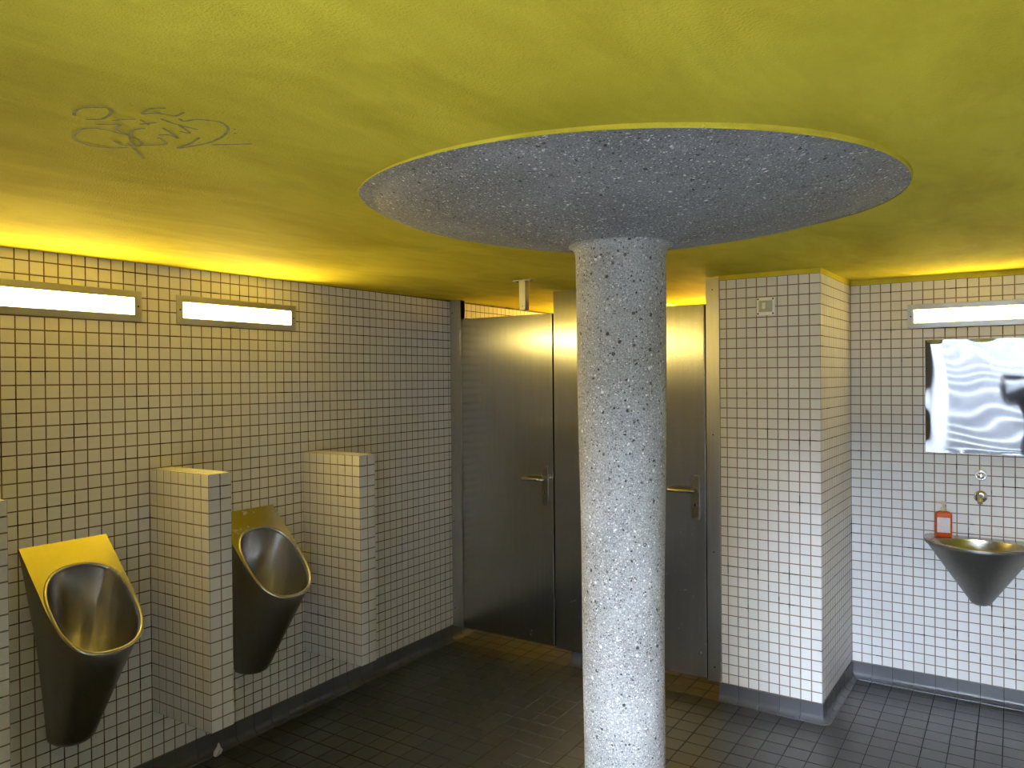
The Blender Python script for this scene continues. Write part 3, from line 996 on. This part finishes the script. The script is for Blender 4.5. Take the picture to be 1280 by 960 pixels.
# ------------------------------------------------------------------ scribble on the ceiling
STROKES = [[(-1.445, 0.745), (-1.414, 0.731), (-1.388, 0.732), (-1.369, 0.742), (-1.355, 0.755), (-1.367, 0.77), (-1.395, 0.78), (-1.423, 0.781), (-1.447, 0.766)], [(-1.584, 0.814), (-1.539, 0.796), (-1.504, 0.793), (-1.48, 0.806), (-1.474, 0.828), (-1.474, 0.85), (-1.474, 0.869), (-1.484, 0.891), (-1.507, 0.913), (-1.528, 0.913), (-1.496, 0.882), (-1.445, 0.854), (-1.416, 0.854), (-1.407, 0.86)], [(-1.584, 0.814), (-1.601, 0.847), (-1.594, 0.875), (-1.575, 0.896), (-1.547, 0.908)], [(-1.46, 0.791), (-1.44, 0.805), (-1.424, 0.818), (-1.442, 0.823), (-1.464, 0.841), (-1.471, 0.864)], [(-1.414, 0.798), (-1.39, 0.806), (-1.37, 0.818)], [(-1.365, 0.825), (-1.381, 0.852)], [(-1.391, 0.839), (-1.355, 0.851)], [(-1.335, 0.809), (-1.304, 0.801), (-1.283, 0.807), (-1.27, 0.816)], [(-1.335, 0.809), (-1.314, 0.818), (-1.301, 0.833), (-1.294, 0.85), (-1.263, 0.847)], [(-1.305, 0.813), (-1.301, 0.825)], [(-1.523, 0.894), (-1.558, 0.931), (-1.603, 0.975)], [(-1.53, 0.866), (-1.544, 0.894), (-1.516, 0.914), (-1.493, 0.929), (-1.463, 0.939), (-1.441, 0.913), (-1.442, 0.905)], [(-1.423, 0.897), (-1.405, 0.91), (-1.41, 0.932), (-1.389, 0.9), (-1.375, 0.876)], [(-1.33, 0.843), (-1.335, 0.877), (-1.331, 0.922)], [(-1.332, 0.879), (-1.36, 0.924), (-1.369, 0.907)], [(-1.301, 0.863), (-1.308, 0.877), (-1.283, 0.882), (-1.265, 0.901), (-1.258, 0.924), (-1.281, 0.954), (-1.329, 0.976), (-1.384, 0.985), (-1.43, 0.981), (-1.472, 0.971), (-1.428, 0.967), (-1.371, 0.954)], [(-1.395, 0.997), (-1.351, 1.024), (-1.32, 1.042)], [(-1.271, 0.959), (-1.27, 0.963)], [(-1.292, 0.975), (-1.291, 0.979)]]


def mk_ink():
    m = bpy.data.materials.new('faded_marker_ink')
    N, L, P = nt(m)
    ge = N.new('ShaderNodeNewGeometry')
    n = noise(N, L, ge.outputs['Position'], 60.0, 3, 0.7)
    r = ramp(N, [(0.35, (0.15, 0.135, 0.05)), (0.65, (0.34, 0.28, 0.05))]); L.new(n.outputs[0], r.inputs[0])
    L.new(r.outputs[0], P.inputs['Base Color']); P.inputs['Roughness'].default_value = 0.7
    return m


V, Fc = [], []
for s in STROKES:
    P_ = [Vector((*p, 0)) for p in s]
    pts = []
    for i in range(len(P_) - 1):
        p0, p1, p2, p3 = P_[max(0, i - 1)], P_[i], P_[i + 1], P_[min(len(P_) - 1, i + 2)]
        for k in range(6):
            a = k / 6
            pts.append(0.5 * ((2 * p1) + (p2 - p0) * a + (2 * p0 - 5 * p1 + 4 * p2 - p3) * a * a + (-p0 + 3 * p1 - 3 * p2 + p3) * a ** 3))
    pts.append(P_[-1])
    b0 = len(V)
    for i, p in enumerate(pts):
        d = (pts[min(i + 1, len(pts) - 1)] - pts[max(i - 1, 0)])
        if d.length < 1e-6: d = Vector((1, 0, 0))
        n_ = Vector((-d.y, d.x, 0)).normalized() * 0.0032 * (0.5 if i in (0, len(pts) - 1) else 1)
        for q in (p - n_, p + n_):
            V.append((q.x, q.y, ceil_z(q.x, q.y) - 0.0012))
    Fc += [[b0 + 2 * i, b0 + 2 * i + 1, b0 + 2 * i + 3, b0 + 2 * i + 2] for i in range(len(pts) - 1)]
gf = obj('graffiti_scribble', V, Fc, mk_ink(), ceiling)
gf['label'] = 'faded grey marker scribble on the yellow ceiling'

# ------------------------------------------------------------------ paper scrap by the left skirting
M['paper'] = plain('crumpled_tissue', (0.70, 0.66, 0.60), 0.9)
bm = bmesh.new()
bmesh.ops.create_icosphere(bm, subdivisions=2, radius=0.016)
rs = random.Random(5)
for q in bm.verts:
    k = 1 + rs.uniform(-0.35, 0.35)
    zz = q.co.z
    q.co = Vector((q.co.x * k * 0.6, q.co.y * k * (1.1 - 0.6 * (zz > 0)), zz * k * 1.7 + 0.0235))
    q.co.y += 0.25 * q.co.z
    q.co.z = max(0.0, q.co.z)
me = bpy.data.meshes.new('paper_scrap'); bm.to_mesh(me); bm.free(); me.materials.append(M['paper'])
o = link(bpy.data.objects.new('paper_scrap', me)); o.location = (-2.927, 2.085, 0.0005)
tag(o, 'small crumpled scrap of white paper on the floor against the skirting under the urinals', 'paper')

# ------------------------------------------------------------------ outside: landing, stair, retaining walls, added light blockers
struct(box('floor_landing', (-0.8, -2.0, -0.12), (1.10, -0.8, -0.003), M['landing']))  # unseen landing, made pale to bounce daylight up onto the ceiling
struct(box('trim_shade_beam', (-0.80, -0.80, 2.07), (1.10, -0.62, 2.2), M['outdoor_concrete']))  # unseen beam added to keep direct sky off the upper column and walls
struct(box('wall_sky_blocker', (-6.0, -9.3, 2.1), (6.0, -9.0, 3.1), M['outdoor_wall']))  # unseen wall added to block the low sky above the stair
struct(box('wall_stair_side', (-1.1, -8.0, -0.12), (-0.80, -0.8, 2.9), M['outdoor_wall']))
struct(box('wall_stair_far_side', (1.10, -8.0, -0.12), (1.40, -0.8, 2.9), M['outdoor_concrete']))
t = empty('outdoor_stair', (0.15, -2.0, -0.003))
tag(t, 'flight of concrete steps climbing outdoors, seen in the mirror', 'stair')
for k in range(14):
    v, f = box_vf((-0.945, -0.29 * (k + 1) - 0.012, 0.0), (0.945, -0.29 * k, 0.165 * (k + 1)), 0.008)
    st = obj('step', v, f, M['outdoor_concrete'], t)
    v, f = box_vf((-0.94, -0.29 * k - 0.030, 0.165 * (k + 1) - 0.004), (0.94, -0.29 * k + 0.006, 0.165 * (k + 1) + 0.003), 0.002)
    obj('tread_light_strip', v, f, M['landing'], st)  # pale strip puts the sky-lit tread edge into the colour
struct(box('floor_street', (-0.80, -9.0, 2.10), (1.10, -6.075, 2.305), M['outdoor_concrete']))

# ------------------------------------------------------------------ person behind the camera, caught by the mirror
M['dark_cloth'] = mk_noisy('dark_jacket_cloth', (0.012, 0.013, 0.018), (0.03, 0.032, 0.042), 40.0, 0.8, 0.4)
M['skin'] = mk_noisy('skin', (0.46, 0.28, 0.20), (0.54, 0.34, 0.25), 30.0, 0.5, 0.05)
M['hair'] = mk_noisy('dark_hair', (0.02, 0.014, 0.01), (0.05, 0.035, 0.025), 80.0, 0.5, 0.6)
J = []   # (x, y, z, radius, parent index)
def joint(x, y, z, r, p): J.append((x, y, z, r, p)); return len(J) - 1
pel = joint(0, 0, .95, .145, None); spi = joint(0, 0, 1.12, .135, pel); che = joint(0, .01, 1.34, .150, spi)
col_ = joint(0, .01, 1.45, .085, che); nec = joint(0, .02, 1.52, .055, col_); jaw = joint(0, .04, 1.585, .062, nec)
hea = joint(0, .035, 1.66, .088, jaw); cro = joint(0, .03, 1.725, .070, hea)
nose = joint(0, .125, 1.635, .014, hea)
for sd in (-1, 1):
    sho = joint(sd * .17, .0, 1.43, .072, che)
    elb = joint(sd * .33, .13, 1.36, .050, sho)
    fo = joint(sd * .23, .26, 1.46, .043, elb)
    wri = joint(sd * .135, .365, 1.565, .030, fo)
    pal = joint(sd * .105, .392, 1.605, .028, wri)
    for q, (dx, dy, dz, ln) in enumerate(((.0, .022, .020, .9), (-.004, .026, .008, 1.0), (-.008, .028, -.006, .95), (-.010, .026, -.020, .8))):
        f1 = joint(sd * (.100 + dx), .392 + dy * .7, 1.615 + dz, .0095, pal)
        f2 = joint(sd * (.100 + dx - .024 * ln), .392 + dy, 1.622 + dz, .0085, f1)
        joint(sd * (.100 + dx - .045 * ln), .392 + dy - .004, 1.622 + dz, .0075, f2)
    th1 = joint(sd * .090, .378, 1.592, .011, pal); joint(sd * .066, .382, 1.602, .009, th1)
    hip = joint(sd * .095, 0, .88, .092, pel)
    kne = joint(sd * .11, .02, .49, .062, hip)
    ank = joint(sd * .115, -.01, .10, .045, kne)
    heel = joint(sd * .117, .02, .050, .046, ank)
    joint(sd * .13, .15, .036, .034, heel)
me = bpy.data.meshes.new('skeleton')
me.from_pydata([q[:3] for q in J], [(i, q[4]) for i, q in enumerate(J) if q[4] is not None], [])
tmp = link(bpy.data.objects.new('skeleton', me))
md = tmp.modifiers.new('skin', 'SKIN')
for i, q in enumerate(J):
    sv = me.skin_vertices[0].data[i]
    sv.radius = (q[3], q[3]); sv.use_root = (i == 0)
tmp.modifiers.new('smooth', 'SUBSURF').levels = 2
bpy.context.view_layer.update()
body_me = bpy.data.meshes.new_from_object(tmp.evaluated_get(bpy.context.evaluated_depsgraph_get()))
bpy.data.objects.remove(tmp)
body_me.materials.clear()
for k in ('dark_cloth', 'skin'): body_me.materials.append(M[k])
for pl in body_me.polygons:
    cc = pl.center
    pl.use_smooth = True
    pl.material_index = 1 if cc.z > 1.53 or (cc.y > .345 and cc.z > 1.5) else 0
pers = empty('person', (0.246, -0.377, 0.0), 0.5795)
tag(pers, 'person in dark clothing holding up a phone with both hands, seen only in the mirror', 'person')
bo = link(bpy.data.objects.new('body', body_me), pers)
v, f = lathe([(0.0001, 1.752), (0.05, 1.745), (0.083, 1.715), (0.096, 1.67), (0.094, 1.62), (0.080, 1.59)], 24, 0.0, 0.020)
v = [(x, y if z > 1.70 or y < 0.03 else min(y, 0.075), z) for x, y, z in v]
obj('hair', v, f, M['hair'], pers, True)
for sd in (-1, 1):
    v, f = disc((sd * .032, .108, 1.665), (0, 1, 0), .011, .006, 12, .003); obj('eye', v, f, M['dark_hole'], pers, True)
    v, f = loft([[(sd * (.086 + d), .03 + .016 * k * math.cos(a), 1.645 + .030 * k * math.sin(a)) for a in [2 * math.pi * i / 12 for i in range(12)]] for d, k in ((0, .7), (.006, 1), (.012, .8))], True, True)
    obj('ear', v, f, M['skin'], pers, True)
v, f = box_vf((-.026, .118, 1.597), (.026, .124, 1.604), .002); obj('mouth', v, f, M['hair'], pers)
ph = empty('smartphone', (0.246 - 0.5476 * 0.436, -0.377 + 0.8367 * 0.436, 1.585), 0.5795)
tag(ph, 'black smartphone held in both hands of the person', 'phone')
v, f = box_vf((-.075, -.004, 0.0), (.075, .004, .072), .003); obj('case', v, f, M['gap_case_black'], ph)
v, f = box_vf((-.070, -.0046, .003), (.070, -.0040, .069)); obj('screen', v, f, plain('dark_glass', (.02, .02, .025), .1), ph)
